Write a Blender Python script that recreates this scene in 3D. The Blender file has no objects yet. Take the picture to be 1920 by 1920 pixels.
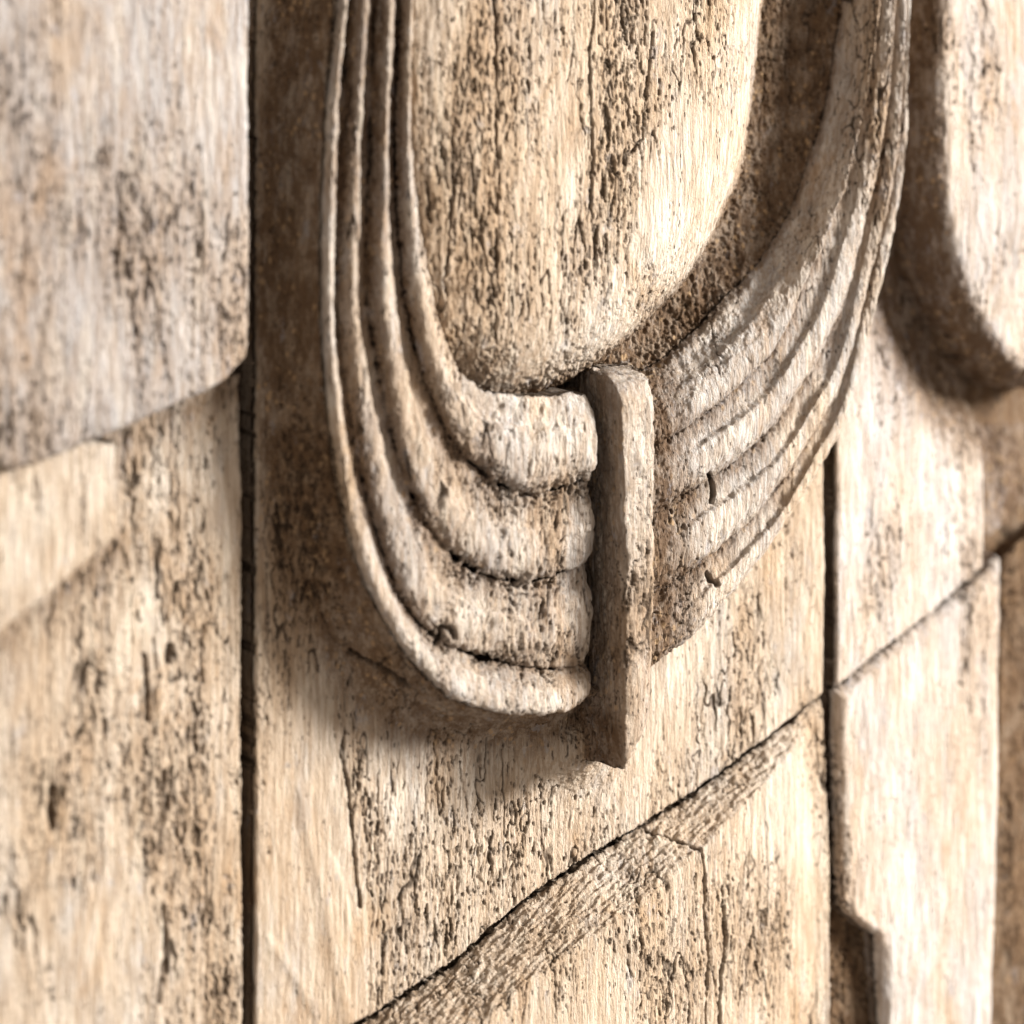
import bpy, math, random
import numpy as np
from mathutils import Vector

# ------------------------------------------------------------------ camera
TH = math.radians(32.0)          # the wall recedes to the right
DIST, ELEV, LENS = 0.90, 0.17, 108.0
FPX = LENS / 36.0 * 1920.0
FWD = np.array([math.sin(TH), math.cos(TH), 0.0])
RGT = np.array([math.cos(TH), -math.sin(TH), 0.0])
CAM = -DIST * FWD + np.array([0, 0, ELEV])
SY = -FPX * ELEV / DIST

sc = bpy.context.scene
cam = bpy.data.cameras.new('camera')
co = bpy.data.objects.new('camera', cam)
sc.collection.objects.link(co)
co.location = CAM
co.rotation_euler = (math.radians(90), 0, -TH)
cam.lens = LENS; cam.sensor_width = 36
cam.shift_y = SY / 1920.0
cam.clip_start = 0.05; cam.clip_end = 50
cam.dof.use_dof = True
cam.dof.focus_distance = 0.905
cam.dof.aperture_fstop = 4.9
cam.dof.aperture_blades = 9
sc.camera = co

# ------------------------------------------------------------------ light
w = bpy.data.worlds.new('World'); sc.world = w; w.use_nodes = True
bg = w.node_tree.nodes['Background']
bg.inputs[0].default_value = (1.0, 0.885, 0.78, 1)
bg.inputs[1].default_value = 0.62

def area(name, direction, dist, size, power, col):
    l = bpy.data.lights.new(name, 'AREA'); l.shape = 'DISK'; l.size = size
    l.energy = power; l.color = col
    o = bpy.data.objects.new(name, l); sc.collection.objects.link(o)
    d = Vector(direction).normalized()
    o.location = d * dist
    o.rotation_euler = (-d).to_track_quat('-Z', 'Y').to_euler()
    return o
area('key_lamp', (0.77, -0.51, 0.30), 2.6, 0.70, 234, (1.0, 0.985, 0.955))
sc.view_settings.view_transform = 'Standard'
sc.view_settings.look = 'None'
sc.view_settings.exposure = 0.0
sc.cycles.max_bounces = 6

# ------------------------------------------------------------------ mapping
def p2w(p, h):
    """points seen at (px,py) of the photograph lying h metres proud of the wall plane"""
    p = np.atleast_2d(np.asarray(p, float)); h = np.broadcast_to(np.asarray(h, float), (len(p),))
    d = FWD[None] + RGT[None] * ((p[:, 0:1] - 960) / FPX)
    d = d + np.array([0, 0, 1.0])[None] * (-(p[:, 1:2] - 960 - SY) / FPX)
    s = (-h - CAM[1]) / d[:, 1]
    return CAM[None] + d * s[:, None]

def w2p(P):
    v = P - CAM
    dep = v @ FWD
    return 960 + FPX * (v @ RGT) / dep, 960 + SY - FPX * v[..., 2] / dep

# ------------------------------------------------------------------ noise
_rng = np.random.RandomState(7)
_perm = np.tile(_rng.permutation(256).astype(np.int32), 3)
_grad = _rng.normal(size=(256, 3)).astype(np.float32)
_grad /= np.linalg.norm(_grad, axis=1)[:, None]
def noise(x, y, z, seed=0):
    x = x + seed * 17.31; y = y + seed * 5.7; z = z + seed * 9.13
    xi = np.floor(x).astype(np.int32); yi = np.floor(y).astype(np.int32); zi = np.floor(z).astype(np.int32)
    xf = (x - xi).astype(np.float32); yf = (y - yi).astype(np.float32); zf = (z - zi).astype(np.float32)
    f = lambda t: t * t * t * (t * (t * 6 - 15) + 10)
    u, v, w_ = f(xf), f(yf), f(zf)
    out = 0
    for a in (0, 1):
        A = _perm[(xi + a) & 255]
        wa = u if a else 1 - u
        for b in (0, 1):
            B = _perm[A + ((yi + b) & 255)]
            wb = wa * (v if b else 1 - v)
            for c in (0, 1):
                g = _grad[_perm[B + ((zi + c) & 255)]]
                out = out + (wb * (w_ if c else 1 - w_)) * (g[..., 0] * (xf - a) + g[..., 1] * (yf - b) + g[..., 2] * (zf - c))
    return out * 1.6
def sst(a, b, x):
    t = np.clip((x - a) / (b - a), 0, 1)
    return t * t * (3 - 2 * t)

# ------------------------------------------------------------------ curves
def spline(pts, n):
    """Catmull-Rom through control rows, n samples evenly spaced by arc length"""
    P = np.asarray(pts, float)
    Q = np.vstack([2 * P[0] - P[1], P, 2 * P[-1] - P[-2]])
    out = []
    for i in range(len(P) - 1):
        p0, p1, p2, p3 = Q[i:i + 4]
        t = np.linspace(0, 1, 24, endpoint=False)[:, None]
        out.append(0.5 * ((2 * p1) + (-p0 + p2) * t + (2 * p0 - 5 * p1 + 4 * p2 - p3) * t**2 + (-p0 + 3 * p1 - 3 * p2 + p3) * t**3))
    out.append(P[-1:]); out = np.vstack(out)
    return resample(out, n)
def resample(P, n, key=None):
    P = np.asarray(P, float)
    if key is None:
        k = np.concatenate([[0], np.cumsum(np.linalg.norm(np.diff(P[:, :2], axis=0), axis=1))])
    else:
        k = np.abs(P[:, key] - P[0, key])
    k = k / k[-1]
    t = np.linspace(0, 1, n)
    return np.stack([np.interp(t, k, P[:, j]) for j in range(P.shape[1])], 1)
def dist_poly(X, Z, L, vals=None):
    """distance (m) from points to polyline L (n,2); also the value interpolated at the nearest point and the side"""
    best = np.full(X.shape, 1e9); side = np.zeros(X.shape); val = np.zeros(X.shape)
    for i in range(len(L) - 1):
        a, b = L[i], L[i + 1]; d = b - a; l2 = d @ d + 1e-18
        t = np.clip(((X - a[0]) * d[0] + (Z - a[1]) * d[1]) / l2, 0, 1)
        ex = X - a[0] - t * d[0]; ez = Z - a[1] - t * d[1]
        D = np.sqrt(ex * ex + ez * ez)
        m = D < best
        best = np.where(m, D, best)
        side = np.where(m, np.sign(d[0] * (Z - a[1]) - d[1] * (X - a[0])), side)
        if vals is not None:
            val = np.where(m, vals[i] * (1 - t) + vals[i + 1] * t, val)
    return best, side, val
def inside(X, Z, L):
    c = np.zeros(X.shape, bool)
    n = len(L)
    for i in range(n):
        x1, z1 = L[i]; x2, z2 = L[(i + 1) % n]
        if z1 == z2: continue
        m = ((z1 > Z) != (z2 > Z)) & (X < (x2 - x1) * (Z - z1) / (z2 - z1) + x1)
        c ^= m
    return c

# ------------------------------------------------------------------ wear
MM = 1000.0
# eroded or sound areas of the wood, (px, py, rx, ry, amount)
WEAR = [(900, 200, 170, 420, .32), (1130, 150, 120, 300, .25), (1330, 300, 90, 500, -.45), (1000, 560, 160, 130, .25),
        (730, 1500, 70, 230, .5), (1010, 1560, 240, 160, .30), (580, 1650, 90, 300, -.6), (520, 1330, 60, 120, .3),
        (340, 1500, 90, 420, .55), (210, 1650, 60, 260, -.4), (60, 1600, 70, 300, .2), (1240, 1420, 90, 160, -.1),
        (1450, 1100, 90, 240, -.15), (960, 830, 70, 60, .2), (1080, 1180, 130, 60, .3), (1480, 1700, 60, 300, .15),
        (1200, 1800, 130, 130, .45), (1380, 1760, 60, 150, .5), (1000, 960, 90, 40, .3), (1720, 1500, 160, 500, -.25),
        (560, 900, 60, 300, .6), (100, 300, 130, 400, .15), (1740, 900, 60, 200, .1), (950, 870, 130, 30, .35),
        (1290, 930, 60, 90, .4), (1290, 1120, 60, 60, .3), (1000, 1230, 120, 24, .5)]
# single splits in the wood, ([(px,py)..], depth mm, half width mm)
SPLITS = [([(648, 1370), (640, 1420), (652, 1470), (662, 1560), (668, 1640), (676, 1700)], 1.4, .45),
          ([(655, 1222), (690, 1240), (730, 1262), (765, 1290)], 2.6, .7),
          ([(1210, 1558), (1260, 1574), (1316, 1593), (1322, 1640), (1322, 1700), (1330, 1800), (1322, 1925)], 1.6, .35),
          ([(1358, 1700), (1362, 1760), (1352, 1830), (1350, 1925)], 1.4, .45),
          ([(1115, 0), (1112, 60), (1105, 90), (1108, 200), (1112, 290), (1108, 350)], 1.1, .35),
          ([(928, 0), (932, 150), (930, 240), (936, 350), (930, 400)], .9, .3),
          ([(845, 220), (852, 300), (842, 440), (838, 500)], 1.0, .35),
          ([(1225, 60), (1216, 150), (1212, 170), (1206, 260), (1180, 290)], 1.0, .35),
          ([(100, 1480), (96, 1520), (100, 1550)], 1.8, 1.0), ([(320, 1212), (316, 1240)], 1.5, .9),
          ([(310, 1450), (306, 1560), (302, 1600)], 1.5, .8), ([(272, 1230), (278, 1300), (276, 1350)], 1.4, .7),
          ([(308, 1700), (312, 1780), (302, 1860), (300, 1880)], 1.5, .8),
          ([(1330, 890), (1338, 920), (1334, 940)], 1.8, .6), ([(1326, 1075), (1334, 1090), (1345, 1098)], 1.6, .7),
          ([(820, 1205), (826, 1180), (845, 1178), (852, 1195)], 1.6, .8),
          ([(760, 850), (770, 900)], 1.0, .4)]
_splits = []
for pts, dp, hw in SPLITS:
    _splits.append((np.asarray(pts, float), dp, hw))

def wear(P, N, rough=0.0, edge=None, fine=1.0, grit=None, lump=0.0, fib=0.0):
    """erode a grid of points P (..,3) along normals N: pits, splits, waviness; returns P, pit mask, erosion mask"""
    sh = P.shape[:-1]
    X, Y, Z = (P[..., 0] * MM).astype(np.float32), (P[..., 1] * MM).astype(np.float32), (P[..., 2] * MM).astype(np.float32)
    px, py = w2p(P)
    er = 0.36 + rough + 0.72 * noise(X / 20, Y / 20, Z / 60, 1) + 0.34 * noise(X / 7, Y / 7, Z / 30, 2)
    for cx, cy, rx, ry, am in WEAR:
        er = er + am * np.exp(-((px - cx) / rx) ** 2 - ((py - cy) / ry) ** 2)
    er = np.clip(er, 0, 1)
    wx = noise(X / 3, Y / 3, Z / 6, 3) * 1.1
    n1 = noise((X + wx * .4) / .78, (Y + wx * .4) / .78, Z / 2.9, 4)
    n2 = noise((X + wx * .6) / 1.35, (Y + wx * .6) / 1.35, Z / 8.5, 5)
    n3 = noise(X / 0.55, Y / 0.55, Z / 1.5, 6)
    th = 0.80 - 0.62 * er
    pit1 = sst(th, th + .14, n1 + 0.22 * n3)
    th2 = 0.98 - 0.62 * er
    pit2 = sst(th2, th2 + .12, n2 + 0.30 * n3)
    a = noise((X + wx * .7) / 5.5, (Y + wx) / 5.5, Z / 75, 7)
    crk = sst(.035, .008, np.abs(a)) * sst(.30, .55, er + .3 * noise(X / 9, Y / 9, Z / 16, 8))
    d = -(0.50 * pit1 + 0.75 * pit2 + 0.7 * crk) * fine
    d = d + 0.20 * n3 * (.25 + er) + .16 * noise(X / .6, Y / .6, Z / 7, 19) * (.3 + er) + 0.45 * noise(X / 13, Y / 13, Z / 26, 9) + 0.13 * noise(X / 1.6, Y / 1.6, Z / 12, 10)
    fl = noise((X + wx) / 4.2, (Y + wx) / 4.2, Z / 15, 15) + .28 * noise(X / 1.0, Y / 1.0, Z / 3.2, 16)
    ter = sst(.22 - .30 * er, .27 - .30 * er, fl)
    rimt = ter * sst(.40 - .30 * er, .27 - .30 * er, fl)
    d = d - (.22 * ter + .16 * rimt) * fine * sst(.25, .5, er)
    pit = np.clip(.75 * pit1 + pit2 + crk + .2 * rimt * sst(.25, .5, er), 0, 1)
    rag = noise(X / 1.2, Y / 1.2, Z / 2.4, 11)
    rag2 = noise(X / 3, Y / 3, Z / 6, 26)
    for pts, dp, hw in _splits:
        x0, x1, y0, y1 = pts[:, 0].min() - 25, pts[:, 0].max() + 25, pts[:, 1].min() - 25, pts[:, 1].max() + 25
        m = (px > x0) & (px < x1) & (py > y0) & (py < y1)
        if m.any():
            D, _, _ = dist_poly(px[m], py[m], pts)
            D = D / 6.4 + .30 * rag[m] + .30 * rag2[m]
            k = sst(hw * 1.35, hw * .6, D)
            d[m] -= dp * k; pit[m] = np.maximum(pit[m], k * .9)
    if np.any(lump):
        d = d + lump * (1.0 * noise(X / 6, Y / 6, Z / 9, 21) + .55 * noise(X / 2.8, Y / 2.8, Z / 4.5, 22) - .5 * sst(.28, .40, noise(X / 4, Y / 4, Z / 5, 23)))
    if np.any(fib):                            # torn fibres lying across
        d = d + fib * (.60 * noise((X + Z) / 6, Y / 3, (Z - .5 * X) / 1.1, 24) + .40 * noise((X + Z) / 4, Y / 2, (Z - .5 * X) / .6, 25))
    if grit is not None:
        d = d + grit * (.55 * noise(X / 2.2, Y / 2.2, Z / 2.8, 17) + .40 * noise(X / .9, Y / .9, Z / 1.1, 18))
    if edge is not None:                       # crumbling along creases
        b1 = noise(X / 2.6, Y / 2.6, Z / 2.6, 12); b2 = noise(X / 1.1, Y / 1.1, Z / 1.3, 13)
        k = edge * sst(-.1, .35, noise(X / 9, Y / 9, Z / 9, 14) + .15)
        d = d + k * (1.3 * np.abs(b1) - 1.0 * sst(.0, .3, b2) - .2)
        pit = np.clip(pit + .5 * k * sst(.0, .3, b2), 0, 1)
    out = P + N * (d[..., None] / MM)
    out[..., 0] += .00030 * noise(X / 2.5, Y / 2.5, Z / 3.5, 27)
    out[..., 2] += .00045 * noise(X / 2.2, Y / 2.5, Z / 3.0, 28) + .0003 * noise(X / .8, Y / .8, Z / 1.0, 29)
    return out, pit, er

def normals(P):
    du = np.gradient(P, axis=0); dv = np.gradient(P, axis=1)
    n = np.cross(du, dv); n /= (np.linalg.norm(n, axis=-1, keepdims=True) + 1e-12)
    flip = np.where((n[n.shape[0] // 2, n.shape[1] // 2, 1]) > 0, -1.0, 1.0)
    return n * flip

# ------------------------------------------------------------------ material
def wood(name, tint=(1, 1, 1), grey=0.0, stain_shade=0.0):
    m = bpy.data.materials.new(name); m.use_nodes = True
    nt = m.node_tree; ns, ln = nt.nodes, nt.links
    b = ns['Principled BSDF']; b.inputs['Roughness'].default_value = 0.82
    b.inputs['Specular IOR Level'].default_value = 0.22
    geo = ns.new('ShaderNodeNewGeometry')
    def mp(sc_, off=(0, 0, 0)):
        n = ns.new('ShaderNodeMapping'); n.inputs['Scale'].default_value = sc_; n.inputs['Location'].default_value = off
        ln.new(geo.outputs['Position'], n.inputs['Vector']); return n.outputs['Vector']
    def nz(scale, vec, det=4, rough=.6, dist=0.0):
        n = ns.new('ShaderNodeTexNoise'); n.inputs['Scale'].default_value = scale
        n.inputs['Detail'].default_value = det; n.inputs['Roughness'].default_value = rough
        n.inputs['Distortion'].default_value = dist
        ln.new(vec, n.inputs['Vector']); return n.outputs['Fac']
    def rmp(src, a, b_, lo=0.0, hi=1.0):
        n = ns.new('ShaderNodeMapRange'); n.inputs[1].default_value = a; n.inputs[2].default_value = b_
        n.inputs[3].default_value = lo; n.inputs[4].default_value = hi; n.interpolation_type = 'SMOOTHSTEP'
        ln.new(src, n.inputs[0]); return n.outputs[0]
    def mix(f, a, c, mode='MIX'):
        n = ns.new('ShaderNodeMix'); n.data_type = 'RGBA'; n.blend_type = mode
        if hasattr(f, 'node'): ln.new(f, n.inputs[0])
        else: n.inputs[0].default_value = f
        for v, i in ((a, 6), (c, 7)):
            if hasattr(v, 'node'): ln.new(v, n.inputs[i])
            else: n.inputs[i].default_value = (*v, 1)
        return n.outputs[2]
    def mth(op, a, c=None):
        n = ns.new('ShaderNodeMath'); n.operation = op
        for v, i in ((a, 0), (c, 1)):
            if v is None: continue
            if hasattr(v, 'node'): ln.new(v, n.inputs[i])
            else: n.inputs[i].default_value = v
        return n.outputs[0]
    def attr(nm):
        n = ns.new('ShaderNodeAttribute'); n.attribute_name = nm; return n.outputs['Fac']
    T = lambda c: tuple(c[i] * tint[i] for i in range(3))
    cream, tan, grey_c, ochre = T((.69, .60, .50)), T((.56, .43, .31)), T((.46, .43, .40)), T((.56, .41, .27))
    brown, dark = (.112, .060, .027), (.040, .023, .012)
    big = rmp(nz(22, mp((1, 1, .35))), .36, .64)
    c = mix(big, tan, cream)
    c = mix(mth('MULTIPLY', rmp(nz(30, mp((1, 1, .3), (3, 1, 2)), 5, .65), .50, .68), .55), c, ochre)
    c = mix(mth('MULTIPLY', rmp(nz(48, mp((1, 1, .28), (7, 4, 1)), 5, .7), .50 - grey * .25, .66 - grey * .2), .55 + grey * .3), c, grey_c)
    rust = rmp(nz(34, mp((1, 1, .4), (11, 7, 5)), 6, .72, .6), .54, .66)
    c = mix(mth('MULTIPLY', rust, .50), c, T((.43, .255, .12)))
    # fibres running up the wood
    fib = nz(950, mp((1, 1, .07)), 3, .6)
    c = mix(mth('MULTIPLY', rmp(fib, .38, .60), .50), c, T((.27, .165, .085)), 'MIX')
    c = mix(mth('MULTIPLY', rmp(nz(260, mp((1, 1, .12), (1, 2, 0)), 4, .65), .52, .70), .45), c, T((.80, .70, .56)))
    # eroded wood is browner, its pits hold old dark dirt
    c = mix(mth('MULTIPLY', rmp(attr('erosion'), .35, 1.0), .42), c, T((.38, .245, .135)))
    st_shade = mth('MINIMUM', mth('ADD', attr('stain_shade'), stain_shade), 1.0)  # brown stain, with painted shade carried in the same mask
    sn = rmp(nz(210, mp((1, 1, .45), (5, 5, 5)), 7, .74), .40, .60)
    sf = mth('MULTIPLY', st_shade, mth('ADD', .66, mth('MULTIPLY', sn, .36)))
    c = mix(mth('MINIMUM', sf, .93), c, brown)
    vf = ns.new('ShaderNodeTexVoronoi'); vf.inputs['Scale'].default_value = 420
    ln.new(mp((1, 1, .7), (3, 3, 3)), vf.inputs['Vector'])
    fk = mth('MULTIPLY', rmp(vf.outputs['Distance'], .36, .20), rmp(nz(120, mp((1, 1, .6), (8, 2, 6)), 5, .7), .47, .58))
    c = mix(mth('MULTIPLY', mth('MULTIPLY', fk, st_shade), .85), c, T((.40, .26, .14)))
    bl = rmp(nz(170, mp((1, 1, .5), (2, 9, 4)), 4, .7), .60, .70)
    c = mix(mth('MULTIPLY', bl, .35), c, T((.36, .36, .38)))
    c = mix(mth('MULTIPLY', attr('pit'), .85), c, dark)
    # tiny dark pores
    vo = ns.new('ShaderNodeTexVoronoi'); vo.inputs['Scale'].default_value = 620
    ln.new(mp((1, 1, .38)), vo.inputs['Vector'])
    por = mth('MULTIPLY', rmp(vo.outputs['Distance'], .22, .10), rmp(nz(60, mp((1, 1, .4), (9, 1, 3))), .42, .60))
    c = mix(mth('MULTIPLY', por, .7), c, dark)
    ln.new(c, b.inputs['Base Color'])
    h1 = nz(1500, mp((1, 1, .10), (4, 4, 4)), 4, .7)
    h2 = nz(620, mp((1, 1, .26)), 5, .7)
    hh = mth('ADD', mth('MULTIPLY', h1, .45), mth('SUBTRACT', mth('MULTIPLY', h2, .8), mth('MULTIPLY', por, .5)))
    bp = ns.new('ShaderNodeBump'); bp.inputs['Strength'].default_value = 1.0; bp.inputs['Distance'].default_value = .0021
    ln.new(hh, bp.inputs['Height']); ln.new(bp.outputs[0], b.inputs['Normal'])
    return m
M_WOOD = wood('weathered_wood')
M_GREY = wood('weathered_grey_wood', (.95, .98, 1.06), .60)
M_PALE = wood('bleached_wood', (1.10, 1.14, 1.24), .25)
M_ORN = wood('weathered_carving_wood', (.98, 1.0, 1.04), .35)
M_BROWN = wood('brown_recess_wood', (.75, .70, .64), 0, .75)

# ------------------------------------------------------------------ meshes
def patch(name, P, parent, mat, loc, back=0.012, stain_shade=None, rough=0.0, edge=None, fine=1.0, gr=.8, cut=None, lump=0.0, fib=0.0):
    """P (nu,nv,3) worn surface + sides running back to y=back + closing face, as ONE mesh object"""
    N = normals(P)
    nu, nv = P.shape[:2]
    if stain_shade is None: stain_shade = np.zeros((nu, nv))
    Q, pit, er = wear(P, N, rough, edge, fine, gr * stain_shade, lump, fib)
    V = Q.reshape(-1, 3)
    idx = np.arange(nu * nv).reshape(nu, nv)
    q = np.stack([idx[:-1, :-1], idx[1:, :-1], idx[1:, 1:], idx[:-1, 1:]], -1).reshape(-1, 4)
    if cut is not None:                        # leave out what lies buried under other carving
        c4 = cut[:-1, :-1] & cut[1:, :-1] & cut[1:, 1:] & cut[:-1, 1:]
        q = q[~c4.reshape(-1)]
    ring = np.concatenate([idx[:, 0], idx[-1, 1:], idx[-2::-1, -1], idx[0, -2:0:-1]])
    rv = V[ring].copy(); nr = len(ring)
    base = nu * nv
    step = []
    for k, f in enumerate((.25, .6, 1.0)):
        r = rv.copy(); r[:, 1] = rv[:, 1] * (1 - f) + back * f
        r[:, 0] += .0004 * noise(rv[:, 0] * 900, rv[:, 2] * 900 + k, rv[:, 2] * 200, 20) * (k < 2)
        step.append(r)
    # sides
    qs = []
    prev = ring
    for k in range(3):
        cur = base + k * nr + np.arange(nr)
        qs.append(np.stack([prev, np.roll(prev, -1), np.roll(cur, -1), cur], -1)); prev = cur
    q = np.vstack([q] + qs)
    V = np.vstack([V] + step) - np.asarray(loc)
    at = lambda a: np.concatenate([a.reshape(-1)] + [a.reshape(-1)[ring]] * 3)
    pitA, erA, stA = at(pit), at(er), at(stain_shade)
    stA[base:] = np.maximum(stA[base:], .55)
    me = bpy.data.meshes.new(name)
    nf = len(q)
    me.vertices.add(len(V)); me.vertices.foreach_set('co', V.astype(np.float32).ravel())
    me.loops.add(nf * 4 + nr); me.polygons.add(nf + 1)
    me.loops.foreach_set('vertex_index', np.concatenate([q.ravel(), prev]).astype(np.int32))
    me.polygons.foreach_set('loop_start', np.concatenate([np.arange(nf) * 4, [nf * 4]]).astype(np.int32))
    me.polygons.foreach_set('use_smooth', np.ones(nf + 1, bool))
    me.update(calc_edges=True)
    for nm, a in (('pit', pitA), ('erosion', erA), ('stain_shade', stA)):
        t = me.attributes.new(nm, 'FLOAT', 'POINT'); t.data.foreach_set('value', a.astype(np.float32))
    me.materials.append(mat)
    o = bpy.data.objects.new(name, me); sc.collection.objects.link(o)
    o.parent = parent
    return o
def thing(name, label, cat, loc, group=None):
    o = bpy.data.objects.new(name, None); sc.collection.objects.link(o)
    o.location = loc; o.empty_display_size = .02
    o['label'] = label; o['category'] = cat
    if group: o['group'] = group
    return o

def coons(top, bot, lef, rig, nu, nv):
    """(nu across, nv down); curves are (n,2) plane x,z; left and right are keyed by height"""
    T, B = resample(top, nu), resample(bot, nu)
    L, R = resample(lef, nv, 1), resample(rig, nv, 1)
    u = np.linspace(0, 1, nu)[:, None, None]; v = np.linspace(0, 1, nv)[None, :, None]
    S = (1 - v) * T[:, None] + v * B[:, None] + (1 - u) * L[None] + u * R[None] \
        - ((1 - u) * (1 - v) * T[0] + u * (1 - v) * T[-1] + (1 - u) * v * B[0] + u * v * B[-1])
    return S
def board(corner, h, step=2.0):
    """corner = dict of px polylines top,bot,lef,rig seen at height h; returns plane grid X,Z and distance to the rim"""
    c = {k: p2w(v, h)[:, [0, 2]] for k, v in corner.items()}
    al = lambda p: np.sum(np.linalg.norm(np.diff(np.asarray(p, float), axis=0), axis=1))
    nu = int(max(al(corner['top']), al(corner['bot'])) / step); nv = int(max(al(corner['lef']), al(corner['rig'])) / step)
    S = coons(c['top'], c['bot'], c['lef'], c['rig'], nu, nv)
    X, Z = S[..., 0], S[..., 1]
    loop = np.vstack([c['top'], c['rig'], c['bot'][::-1], c['lef'][::-1]])
    # distance to rim measured on grid
    du = np.linalg.norm(np.gradient(S, axis=0), axis=-1); dv = np.linalg.norm(np.gradient(S, axis=1), axis=-1)
    i = np.arange(nu)[:, None]; j = np.arange(nv)[None]
    rim = np.minimum(np.minimum(i, nu - 1 - i) * du, np.minimum(j, nv - 1 - j) * dv)
    return X, Z, rim
def rimdrop(rim, r):
    t = np.clip(1 - rim / r, 0, 1)
    return r * (1 - np.sqrt(np.maximum(1 - t * t, 0)))
def surf(X, Z, H):
    return np.stack([X, -H, Z], -1)

# ================================================================== the curves of the carving
H_OUT, H_IN = .019, .024
LC = [  # left swag: lines between the folds, outermost first
 [(640,-60),(632,0),(622,100),(612,200),(606,350),(603,450),(603,560),(606,650),(612,730),(622,832),(640,934),(659,1015),(694,1113),(742,1197),(793,1262),(852,1312),(925,1334),(1000,1338),(1062,1328),(1114,1302)],
 [(662,-60),(655,0),(648,100),(640,250),(634,400),(631,560),(637,650),(652,760),(670,870),(698,978),(722,1050),(752,1124),(800,1182),(866,1220),(950,1244),(1030,1252),(1114,1246)],
 [(709,-60),(706,0),(700,150),(696,300),(692,430),(692,560),(704,650),(724,760),(750,870),(793,973),(837,1030),(885,1068),(955,1088),(1020,1084),(1080,1062),(1118,1046)],
 [(754,-60),(751,0),(745,150),(742,290),(749,437),(764,573),(778,650),(800,723),(838,812),(887,872),(950,914),(1020,920),(1080,904),(1118,888)],
 [(777,-60),(775,0),(772,146),(776,292),(793,437),(815,573),(838,650),(862,695),(905,728),(960,740),(1020,742),(1070,738),(1118,742)],
]
RC = [  # right swag, outermost first, from the top down to the stem
 [(1697,-60),(1695,0),(1691,160),(1687,281),(1671,401),(1651,501),(1627,601),(1603,702),(1579,772),(1547,848),(1511,908),(1471,973),(1411,1053),(1342,1141),(1290,1197),(1226,1243),(1185,1270)],
 [(1688,-60),(1685,0),(1680,160),(1668,301),(1649,401),(1625,501),(1593,621),(1560,742),(1511,822),(1471,888),(1411,962),(1350,1021),(1302,1057),(1230,1109),(1185,1140)],
 [(1670,-60),(1667,0),(1657,160),(1641,281),(1621,381),(1593,501),(1561,601),(1511,702),(1450,790),(1390,850),(1338,888),(1290,920),(1232,958),(1185,985)],
 [(1645,-60),(1637,0),(1621,140),(1595,261),(1571,361),(1535,453),(1507,517),(1471,601),(1427,674),(1360,738),(1310,778),(1270,804),(1232,828),(1185,852)],
 [(1590,-60),(1580,0),(1559,132),(1543,220),(1511,313),(1488,381),(1451,449),(1407,509),(1350,565),(1302,617),(1245,668),(1185,705)],
]
HL = [.0185, .0175, .0195, .0210, .0215]         # groove heights, left
HR = [.0150, .0165, .0180, .0185, .0090]
def px_curve(c, h, n=160):
    s = spline(c, n)
    return p2w(s, h)[:, [0, 2]]

# ================================================================== centre block
CB = tuple(p2w([(1010, 1900)], 0)[0]); CBL = (CB[0], .012, CB[2])
centre = thing('carved_block', 'central tall timber block carved with a draped swag around a smooth oval boss', 'carved block', CBL)
CRACK = [(400, 2110), (560, 2005), (692, 1908), (850, 1806), (983, 1687), (1100, 1610), (1200, 1548), (1300, 1487), (1400, 1412), (1480, 1352), (1546, 1300)]
X, Z, rim = board(dict(top=[(483, -60), (1546, -60)], bot=[(478, 1985)] + CRACK[2:],
                       lef=[(483, -60), (480, 900), (478, 1985)], rig=[(1546, -60), (1546, 1300)]), 0.0, 2.0)
O0 = px_curve(LC[0], HL[0]); O1 = px_curve(RC[0], HR[0])
stemx = p2w([(1170, 1300)], .01)[0]
outl = np.vstack([O0, O1[::-1]])
nl = len(O0)
s = np.linspace(0, 1, nl)
runs = np.concatenate([np.interp(s, [0, .45, .62, .78, .9, 1], [.0085, .0095, .013, .015, .013, .012]), np.full(len(O1), .003)])
his = np.concatenate([np.full(nl, HL[0] - .0012), np.full(len(O1), HR[0] - .001)])
D, _, run = dist_poly(X, Z, outl, runs)
_, _, hi = dist_poly(X, Z, outl, his)
ins = inside(X, Z, outl)
cove = hi * (1 - np.clip(D / run, 0, 1)) ** 1.7
Hh = np.where(ins, .002 + (hi - .002) * np.clip(1 - D / .003, 0, 1), cove)
# swelling of wood under the foot of the stem
f = p2w([(1085, 1400)], .006)[0]
Hh = Hh + np.where(ins, 0, .009 * np.exp(-((X - f[0] - .004) / .014) ** 2 - ((Z - f[2]) / .011) ** 2))
# shallow lower-left scallop, faint tool ridges
px, py = w2p(surf(X, Z, Hh))
for (a, b_, c_, d_, am, wd) in ((560, 1480, 650, 1920, .0011, 14), (500, 1760, 590, 1900, .0008, 10), (615, 1600, 660, 1760, .0004, 8)):
    Dd, sd, _ = dist_poly(px, py, np.array([(a, b_), ((a + c_) / 2 + 6, (b_ + d_) / 2), (c_, d_)], float))
    Hh = Hh + .6 * am * np.exp(-(Dd / wd) ** 2)
Hh = Hh - rimdrop(rim, .0012)
stn_shade = 1.1 * np.exp(-np.clip(D - run * .9, 0, 1) / .007) * (~ins) * np.where(px < 1250, 1, .0)  # brown cove wood, the cove's shade painted in with it
stn_shade = np.where(ins, 1, stn_shade)
patch('block_body', surf(X, Z, Hh), centre, M_WOOD, CBL, .014, stn_shade * np.where(py > 1150, .8, 1), .0, cut=ins & (D > .0045))

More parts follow.
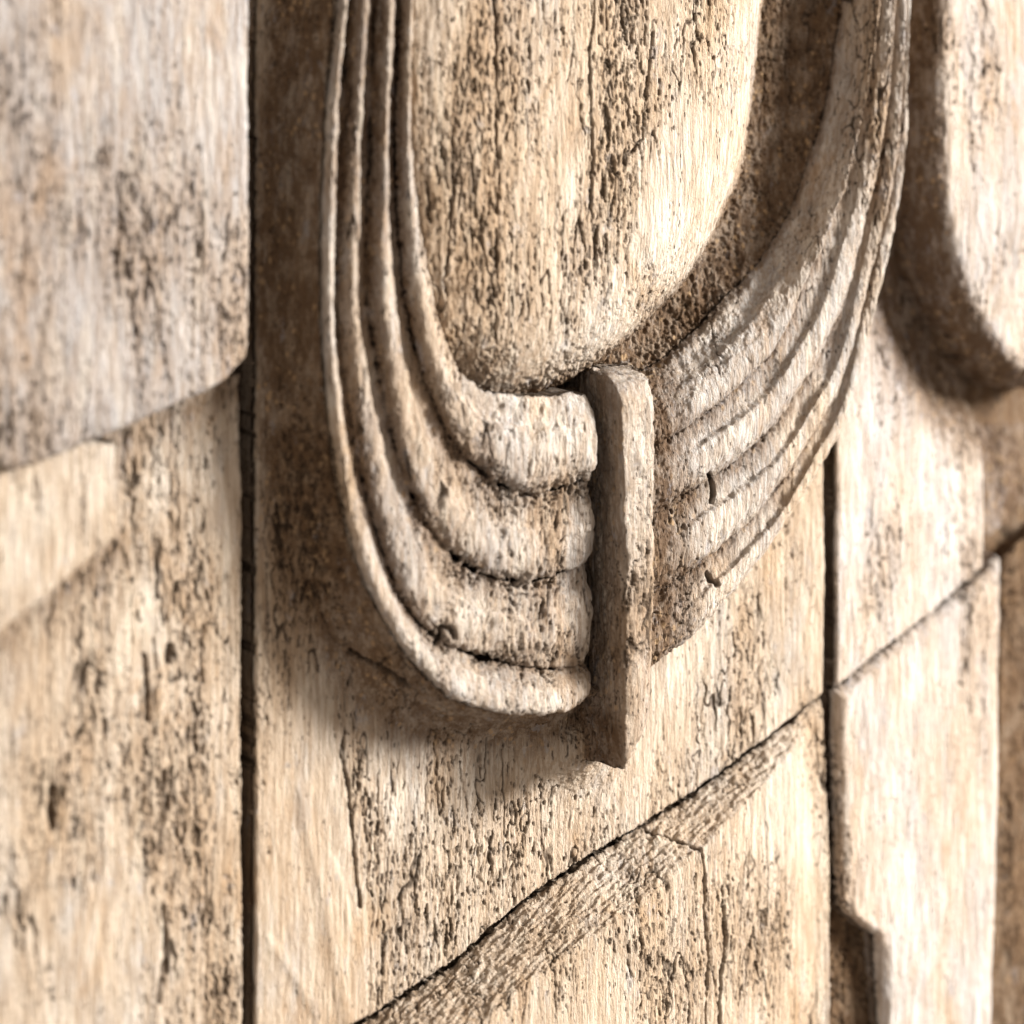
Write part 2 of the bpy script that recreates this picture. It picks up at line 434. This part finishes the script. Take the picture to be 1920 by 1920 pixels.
# ---- boss with the trough beside it
gx0, gx1 = p2w([(735, 400)], .022)[0][0], p2w([(1640, 400)], .010)[0][0]
z0, z1 = p2w([(1000, -70)], .01)[0][2], p2w([(1000, 800)], .012)[0][2]
nx, nz_ = int((gx1 - gx0) / .00033), int((z0 - z1) / .00033)
X, Z = np.meshgrid(np.linspace(gx0, gx1, nx), np.linspace(z0, z1, nz_), indexing='ij')
SIL = [(1436, -70), (1431, 0), (1409, 200), (1388, 321), (1364, 381), (1330, 453), (1290, 517), (1240, 570), (1190, 620), (1125, 668), (1060, 705), (1000, 728), (930, 732), (870, 712), (835, 672)]
S_ = spline(SIL, 160); hS = np.interp(np.linspace(0, 1, 160), [0, .6, 1], [.019, .019, .021])
SP = p2w(S_, hS)[:, [0, 2]]
INN = np.vstack([px_curve(LC[4], HL[4]), px_curve(RC[4], HR[4])[::-1]])
Dc, sd, _ = dist_poly(X, Z, SP)
C4 = px_curve(LC[4], HL[4]); D4, _, _ = dist_poly(X, Z, C4)
top = SP[0]
poly = np.vstack([[gx0 - .1, SP[0][1] + .02], [SP[0][0], SP[0][1] + .02], SP, [gx0 - .1, SP[-1][1]]])
inb = inside(X, Z, poly)
sdist = np.where(inb, Dc, -Dc)
ins4 = inside(X, Z, INN)
fall = .0065; Wd = .036
hv = .0035
t = np.clip((sdist + fall) / Wd, 0, 1)
ell = hv + (.0290 - hv) * np.sqrt(np.maximum(1 - (1 - t) ** 2, 0))
lim = np.where(ins4, .0220 + .0080 * (1 - np.exp(-D4 / .015)), .0215 - np.clip(D4 * 1.2, 0, .01))
k = .0015
hb = -k * np.log(np.exp(-ell / k) + np.exp(-lim / k))
# the trough rises to the foot of the right swag
R4 = px_curve(RC[4], HR[4]); D5, _, _ = dist_poly(X, Z, R4)
rise = np.where(ins4, .0055 * np.exp(-D5 / .005), .0045)
hb = np.where((~ins4) & (X > SP[:, 0].min() + .06), np.minimum(hb, .006), hb)
hb = np.maximum(hb, hv + rise)
hb = np.where(inside(X, Z, outl), hb, -.005)
st_shade = sst(.004, -.004, sdist) * 1.0  # brown trough, darkened further to paint the shade of the right swag
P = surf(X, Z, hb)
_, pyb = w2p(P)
st_shade = np.maximum(st_shade, .45 * sst(610, 720, pyb))  # painted shade where the boss slopes down into the crease
patch('oval_boss', P, centre, M_WOOD, CBL, .004, st_shade, .06, sst(.002, -.003, sdist) * .6 + .5 * sst(640, 700, pyb), gr=1.3, cut=~inside(X, Z, INN) & (np.minimum(D4, D5) > .004))

# ---- folds of the swag
def fold(outer, inner, h0, h1, amp, side, n_s=620, n_t=70, endcap=True, skew=.5, pw=(1.3, .62), dip=0.0, skew2=None):
    skew2 = skew if skew2 is None else skew2
    A = spline(outer, n_s); B = spline(inner, n_s)
    t = np.linspace(0, 1, n_t)[None, :]
    s = np.linspace(0, 1, n_s)[:, None]
    am = amp(s)
    Ap, Bp = p2w(A, h0), p2w(B, h1)
    # asymmetric round profile
    sl = s * 300 + 0 * t
    tw = np.clip(t + .07 * t * (1 - t) * 4 * (noise(sl / 22, 0 * sl + side, 0 * sl, 30) + .5 * noise(sl / 6, 0 * sl + side, 0 * sl, 31)), 0, 1)
    sk = skew + (skew2 - skew) * sst(.35, .75, s)
    tt = tw ** (math.log(.5) / np.log(sk))
    prof = np.sin(np.pi * np.clip(tt, 0, 1)) ** (pw[0] + (pw[1] - pw[0]) * sst(.3, .85, s))
    h_dip = dip * sst(.75, .45, s)
    st1 = .60 + .05 * np.sin(9 * s + side) + .02 * np.sin(31 * s)
    prof = prof - .30 * sst(st1 - .03, st1 + .03, t) * sst(1.0, st1 + .1, t) * sst(.97, .85, s) * sst(.0, .25, s)
    h = (h0 * (1 - t) + h1 * t) - h_dip * (1 - prof) + am * prof
    P = Ap[:, None] * (1 - t[..., None]) + Bp[:, None] * t[..., None]
    if endcap:
        e = np.clip((1 - s) / .022, 0, 1)
        h = .008 + (h - .008) * np.sqrt(np.maximum(1 - (1 - e) ** 2, 0))
        bul = (np.sin(np.pi * t) ** .8 - .55) * .0022 * sst(.90, 1.0, s)
        P = P + np.array([1, 0, 0])[None, None] * bul[..., None]
    P = P.copy(); P[..., 1] = -h
    return P, s, t
left_amp = [(.0030, .0034), (.0042, .0028), (.0042, .0030), (.0038, .0046)]
for i in range(4):
    a0, a1 = left_amp[i]
    P, s, t = fold(LC[i], LC[i + 1], HL[i], HL[i + 1], lambda s, a0=a0, a1=a1: a0 + (a1 - a0) * sst(.35, .9, s), i * 2.1,
                   skew=(.30, .30, .28, .36)[i], dip=(.0, .0015, .0015, .0)[i])
    ew = .10 + .10 * sst(.65, .9, s)
    edge = (.8 * np.exp(-t / .10) + np.exp(-(1 - t) / ew)) * (.55 + 1.0 * sst(.5, .8, s)) * np.ones_like(s * t)
    if i == 0: edge = edge * sst(0.05, .3, t)
    if i == 3: edge = edge * sst(1.0, .8, t)
    stn_shade = (.9 * np.exp(-t / .20) * (i > 0) + .9 * np.exp(-((1 - t) / .30) ** 2) * (i < 3)) * (1 - .45 * sst(.7, .95, s)) + .35 * sst(.5, .1, s) + .0 * s  # grooves browned, shade between the folds painted in
    o = patch('swag_fold', P, centre, M_ORN, CBL, 0.0, np.clip(stn_shade, 0, 1), -.05, edge, .9, lump=(.26 + (.60 if i else .12) * sst(.40, .80, s)) * np.ones_like(s * t))
    o['label'] = ('thin outermost fold of the left swag', 'second fold of the left swag from outside', 'wide third fold of the left swag', 'innermost rounded fold of the left swag beside the boss')[i]
right_amp = [(.0036, .0046), (.0044, .0052), (.0044, .0056), (.0050, .0068)]
for i in range(4):
    a0, a1 = right_amp[i]
    P, s, t = fold(RC[i], RC[i + 1], HR[i], HR[i + 1], lambda s, a0=a0, a1=a1: a0 + (a1 - a0) * sst(.35, .9, s), i * 1.3 + 4,
                   skew=(.24, .20, .19, .22)[i], skew2=.38, endcap=False, pw=((1.1, .7), (1.1, .7), (1.1, .7), (.8, .62))[i])
    edge = (np.exp(-t / .08) + np.exp(-(1 - t) / .08)) * .45 * np.ones_like(s * t)
    if i == 3: edge = edge * sst(1.0, .7, t)
    stn_shade = .8 * np.exp(-t / .16) * (i > 0) + .8 * np.exp(-((1 - t) / (.26 if i < 3 else .10)) ** 2) + .95 * sst(.87, .97, s)  # groove shade painted in brown, plus brown stain beside the stem
    o = patch('swag_fold', P, centre, M_ORN, CBL, 0.0, np.clip(stn_shade, 0, 1), .05, edge, .9, lump=(.22 + .24 * sst(.40, .80, s)) * np.ones_like(s * t))
    o['label'] = ('thin outermost fold of the right swag', 'second fold of the right swag from outside', 'third fold of the right swag', 'broad smooth innermost fold of the right swag')[i]

# ---- stem hanging between the two halves
rows = [  # py, base-left px, front-left px, front-right px, front height
 (690, 1100, 1112, 1180, .0100), (697, 1100, 1124, 1194, .0185), (706, 1100, 1136, 1208, .0240), (722, 1102, 1150, 1221, .0278), (760, 1108, 1160, 1229, .0300),
 (900, 1112, 1166, 1231, .0300), (1050, 1112, 1170, 1230, .0298), (1200, 1110, 1172, 1228, .0295), (1300, 1104, 1168, 1226, .0290),
 (1345, 1096, 1167, 1220, .0285), (1390, 1090, 1166, 1206, .0275), (1425, 1088, 1165, 1188, .0260), (1442, 1088, 1162, 1174, .0225)]
rw = resample(np.array([[r[1], r[0], r[2], r[3] + 8, r[4]] for r in rows], float), 420, 1)
cs = []
nc = 120
for bx, yy, fl, fr, hf in rw:
    p0 = p2w([(bx, yy)], .006)[0]; p1 = p2w([(fl, yy)], hf)[0]; p2_ = p2w([(fr, yy)], hf)[0]
    z = p1[2]
    x0, x1, x2 = min(p0[0], p1[0]), p1[0], p2_[0]
    pts = np.array([(x0 - .0003, .002), (x0, .006), (x0 * .35 + x1 * .65, .016), (x1 - .0004, hf - .005), (x1 + .0007, hf - .0009), (x1 + .0022, hf), (x2 - .0030, hf - .0008), (x2 - .0006, hf - .0026), (x2 + .0003, hf - .006), (x2 + .001, .002)])
    c_ = spline(pts, nc)
    cs.append(np.stack([c_[:, 0], -c_[:, 1], np.full(nc, z)], -1))
P = np.array(cs)
u = np.linspace(0, 1, 420)[:, None]; v = np.linspace(0, 1, nc)[None]
stn_shade = .42 * sst(.50, .34, v) + .28 * np.ones_like(u) + .7 * sst(.85, .97, u) * sst(.55, .40, v)  # left face painted darker as the shaded side; brown chip at its foot
patch('stem', P, centre, M_ORN, CBL, 0.002, np.clip(stn_shade, 0, 1) * np.ones((420, nc)), -.02, .25 * sst(.55, .3, v) * np.ones((420, nc)) + .5 * sst(.06, .0, u) * np.ones((420, nc)), .9, lump=.55)

# ================================================================== lower centre block with a sloping top
EB = p2w([(1200, 1920)], 0)[0]; EBL = (EB[0], .012, EB[2])
lower = thing('wedge_block', 'lower timber block with a sloping rough top edge and a split down its face', 'timber block', EBL)
top = [(478, 2058)] + [(x + 1, y + 7) for x, y in CRACK[2:-1]] + [(1549, 1312)]
X, Z, rim = board(dict(top=top, bot=[(478, 2075), (1560, 2000)], lef=[(478, 2058), (478, 2075)], rig=[(1549, 1312), (1562, 1600), (1560, 2000)]), 0.0, 2.0)
LIP = [(478, 2190), (700, 2045), (900, 1920), (1004, 1833), (1200, 1696), (1316, 1593), (1440, 1462), (1540, 1345)]
hl = np.array([.0190, .0180, .0165, .0155, .0140, .0115, .0075, .0020])
LP = p2w(LIP, hl); TP = p2w(top, 0.0)
zl = np.interp(X, LP[:, 0], LP[:, 2]); zt = np.interp(X, TP[:, 0], TP[:, 2]); hx = np.interp(X, LP[:, 0], hl)
t = np.clip((zt - Z) / np.maximum(zt - zl, 1e-4), 0, 4)
kk = .012
Hh = hx * (t - kk * np.log1p(np.exp((t - 1) / kk)))
pxe, _ = w2p(surf(X, Z, Hh))
Hh = Hh - .0030 * sst(1480, 1545, pxe) - np.minimum(rimdrop(rim, .001), .001)
onslope = sst(1.0, .93, t)
patch('block_body', surf(X, Z, Hh), lower, M_WOOD, EBL, .014, .04 * onslope + .5 * sst(.06, .0, t), .0 - .05 * onslope, .12 * onslope * sst(1., .8, t), 1 - .35 * onslope, gr=.15, fib=1.0 * onslope)

# ================================================================== left column
LB = p2w([(240, 1900)], 0)[0]; LBL = (LB[0], .012, LB[2])
lft = thing('pitted_board', 'deeply pitted lower left board beside the long dark upright joint', 'timber board', LBL)
X, Z, rim = board(dict(top=[(-70, 700), (452, 700)], bot=[(-70, 1975), (462, 1975)], lef=[(-70, 700), (-70, 1975)], rig=[(452, 700), (457, 1200), (462, 1975)]), .001, 2.6)
Hh = .001 - rimdrop(rim, .0012) + 0 * X
px, py = w2p(surf(X, Z, Hh))
Hh = Hh - .0012 * sst(300, 320, px) * sst(1150, 1250, py)
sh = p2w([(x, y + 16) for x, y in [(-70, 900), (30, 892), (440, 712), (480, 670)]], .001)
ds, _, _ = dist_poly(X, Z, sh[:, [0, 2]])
stn_shade = .75 * np.exp(-ds / .009)  # painted shadow below the shield block's slanting edge
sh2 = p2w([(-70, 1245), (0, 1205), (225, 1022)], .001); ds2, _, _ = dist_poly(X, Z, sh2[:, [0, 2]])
stn_shade = np.maximum(stn_shade, .7 * np.exp(-ds2 / .006))  # painted shadow along the lower edge of the raised facet
patch('board_body', surf(X, Z, Hh), lft, M_WOOD, LBL, .014, stn_shade, .10, .5 * np.exp(-rim / .0015))
X, Z, rim = board(dict(top=[(-70, 830), (222, 830)], bot=[(-70, 1240), (0, 1190), (222, 1008)], lef=[(-70, 830), (-70, 1240)], rig=[(222, 830), (222, 1008)]), .0085, 2.8)
o = patch('raised_facet', surf(X, Z, rimdrop(rim, .0022) * -1 + .0085), lft, M_WOOD, LBL, .0, None, -.15)
SB = p2w([(240, 800)], .01)[0]; SBL = (SB[0], .0, SB[2])
shd = thing('shield_block', 'blurred grey upper left block with a slanting lower edge and clipped corner', 'timber block', SBL)
X, Z, rim = board(dict(top=[(-70, -60), (472, -60)], bot=[(-70, 862), (0, 878), (28, 886), (100, 862), (250, 800), (400, 730), (440, 702), (462, 676), (470, 648)],
                       lef=[(-70, -60), (-70, 862)], rig=[(472, -60), (470, 648)]), .0125, 2.8)
patch('block_body', surf(X, Z, .0125 - rimdrop(rim, .0028)), shd, M_GREY, SBL, -.001, np.full(X.shape, .12), .10, .3 * np.exp(-rim / .0015), 1.1)

# ================================================================== right column
FB = p2w([(1720, 1150)], 0)[0]; FBL = (FB[0], .012, FB[2])
ru = thing('carved_block', 'blurred upper right block with a pale bulging boss above a brown trough', 'carved block', FBL)
X, Z, rim = board(dict(top=[(1570, -60), (1990, -60)], bot=[(1570, 1288), (1640, 1232), (1742, 1152), (1920, 1003), (1990, 945)],
                       lef=[(1570, -60), (1568, 1288)], rig=[(1990, -60), (1990, 945)]), .0, 2.6)
GC = spline([(1742, -90), (1746, 0), (1750, 200), (1756, 330), (1772, 440), (1802, 540), (1846, 625), (1895, 680), (1940, 702), (2100, 700)], 120)
GC = GC + np.array([-86.0, 20.0])
GP = p2w(GC, -.005)[:, [0, 2]]
D, sd, _ = dist_poly(X, Z, GP)
poly = np.vstack([GP, [GP[-1][0] + .2, GP[-1][1]], [GP[-1][0] + .2, GP[0][1] + .1], [GP[0][0], GP[0][1] + .1]])
ing = inside(X, Z, poly)
t = np.clip(D / .011, 0, 1)
Hg = np.where(ing, -.004 + .0175 * np.sqrt(1 - (1 - t) ** 2) + .004 * np.clip(D / .05, 0, 1), -.009 * np.exp(-(D / .016) ** 2))
px, py = w2p(surf(X, Z, Hg))
rc = p2w([(1845, 760)], 0)[0][0]
Hg = np.where(~ing, Hg - .012 * sst(rc, rc + .0025, X), Hg)
Hg = Hg - rimdrop(rim, .0012)
stn_shade = np.where(ing, 1.0 * sst(.010, .005, D), 1.0 * sst(.032, .012, D) + .95 * sst(rc, rc + .002, X))  # brown flank, trough and recess: real stain with shade painted in
patch('block_body', surf(X, Z, Hg), ru, M_PALE, FBL, .030, stn_shade, .0, .4 * np.exp(-rim / .0015))

HB = p2w([(1740, 1920)], 0)[0]; HBL = (HB[0], .012, HB[2])
rl = thing('pale_board', 'bleached lower right board with a dark notch cut into its left edge', 'timber board', HBL)
X, Z, rim = board(dict(top=[(1572, 1300), (1640, 1243), (1742, 1163), (1884, 1045)], bot=[(1664, 1985), (1866, 1985)],
                       lef=[(1572, 1300), (1574, 1500), (1578, 1700), (1600, 1725), (1648, 1758), (1654, 1800), (1664, 1985)], rig=[(1884, 1045), (1880, 1500), (1866, 1985)]), .0010, 2.6)
lipd, _, _ = dist_poly(X, Z, p2w([(1578, 1702), (1600, 1727), (1648, 1760)], .001)[:, [0, 2]])
Hh = .001 - rimdrop(rim, .0045) + .0012 * np.exp(-(lipd / .003) ** 2)
patch('board_body', surf(X, Z, Hh), rl, M_PALE, HBL, .02, None, -.05, .5 * np.exp(-rim / .0015))
X, Z, rim = board(dict(top=[(1556, 1690), (1690, 1690)], bot=[(1556, 1985), (1690, 1985)], lef=[(1556, 1690), (1556, 1985)], rig=[(1690, 1690), (1690, 1985)]), -.007, 2.6)
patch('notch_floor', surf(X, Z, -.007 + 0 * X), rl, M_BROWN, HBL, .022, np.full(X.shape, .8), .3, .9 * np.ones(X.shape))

X, Z, rim = board(dict(top=[(1878, 1050), (1990, 954)], bot=[(1850, 1985), (1990, 1985)], lef=[(1878, 1050), (1850, 1985)], rig=[(1990, 954), (1990, 1985)]), -.009, 2.8)
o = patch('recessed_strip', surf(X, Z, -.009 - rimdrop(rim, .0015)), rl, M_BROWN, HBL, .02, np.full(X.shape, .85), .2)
# ================================================================== backing behind the joints
def backing(name, c, h, mat, step=3.4, rough=.2):
    X, Z, rim = board(c, h, step)
    o = patch(name, surf(X, Z, h + 0 * X), None, mat, (0, 0, 0), .05, np.full(X.shape, .75), rough)
    o['kind'] = 'structure'
    return o
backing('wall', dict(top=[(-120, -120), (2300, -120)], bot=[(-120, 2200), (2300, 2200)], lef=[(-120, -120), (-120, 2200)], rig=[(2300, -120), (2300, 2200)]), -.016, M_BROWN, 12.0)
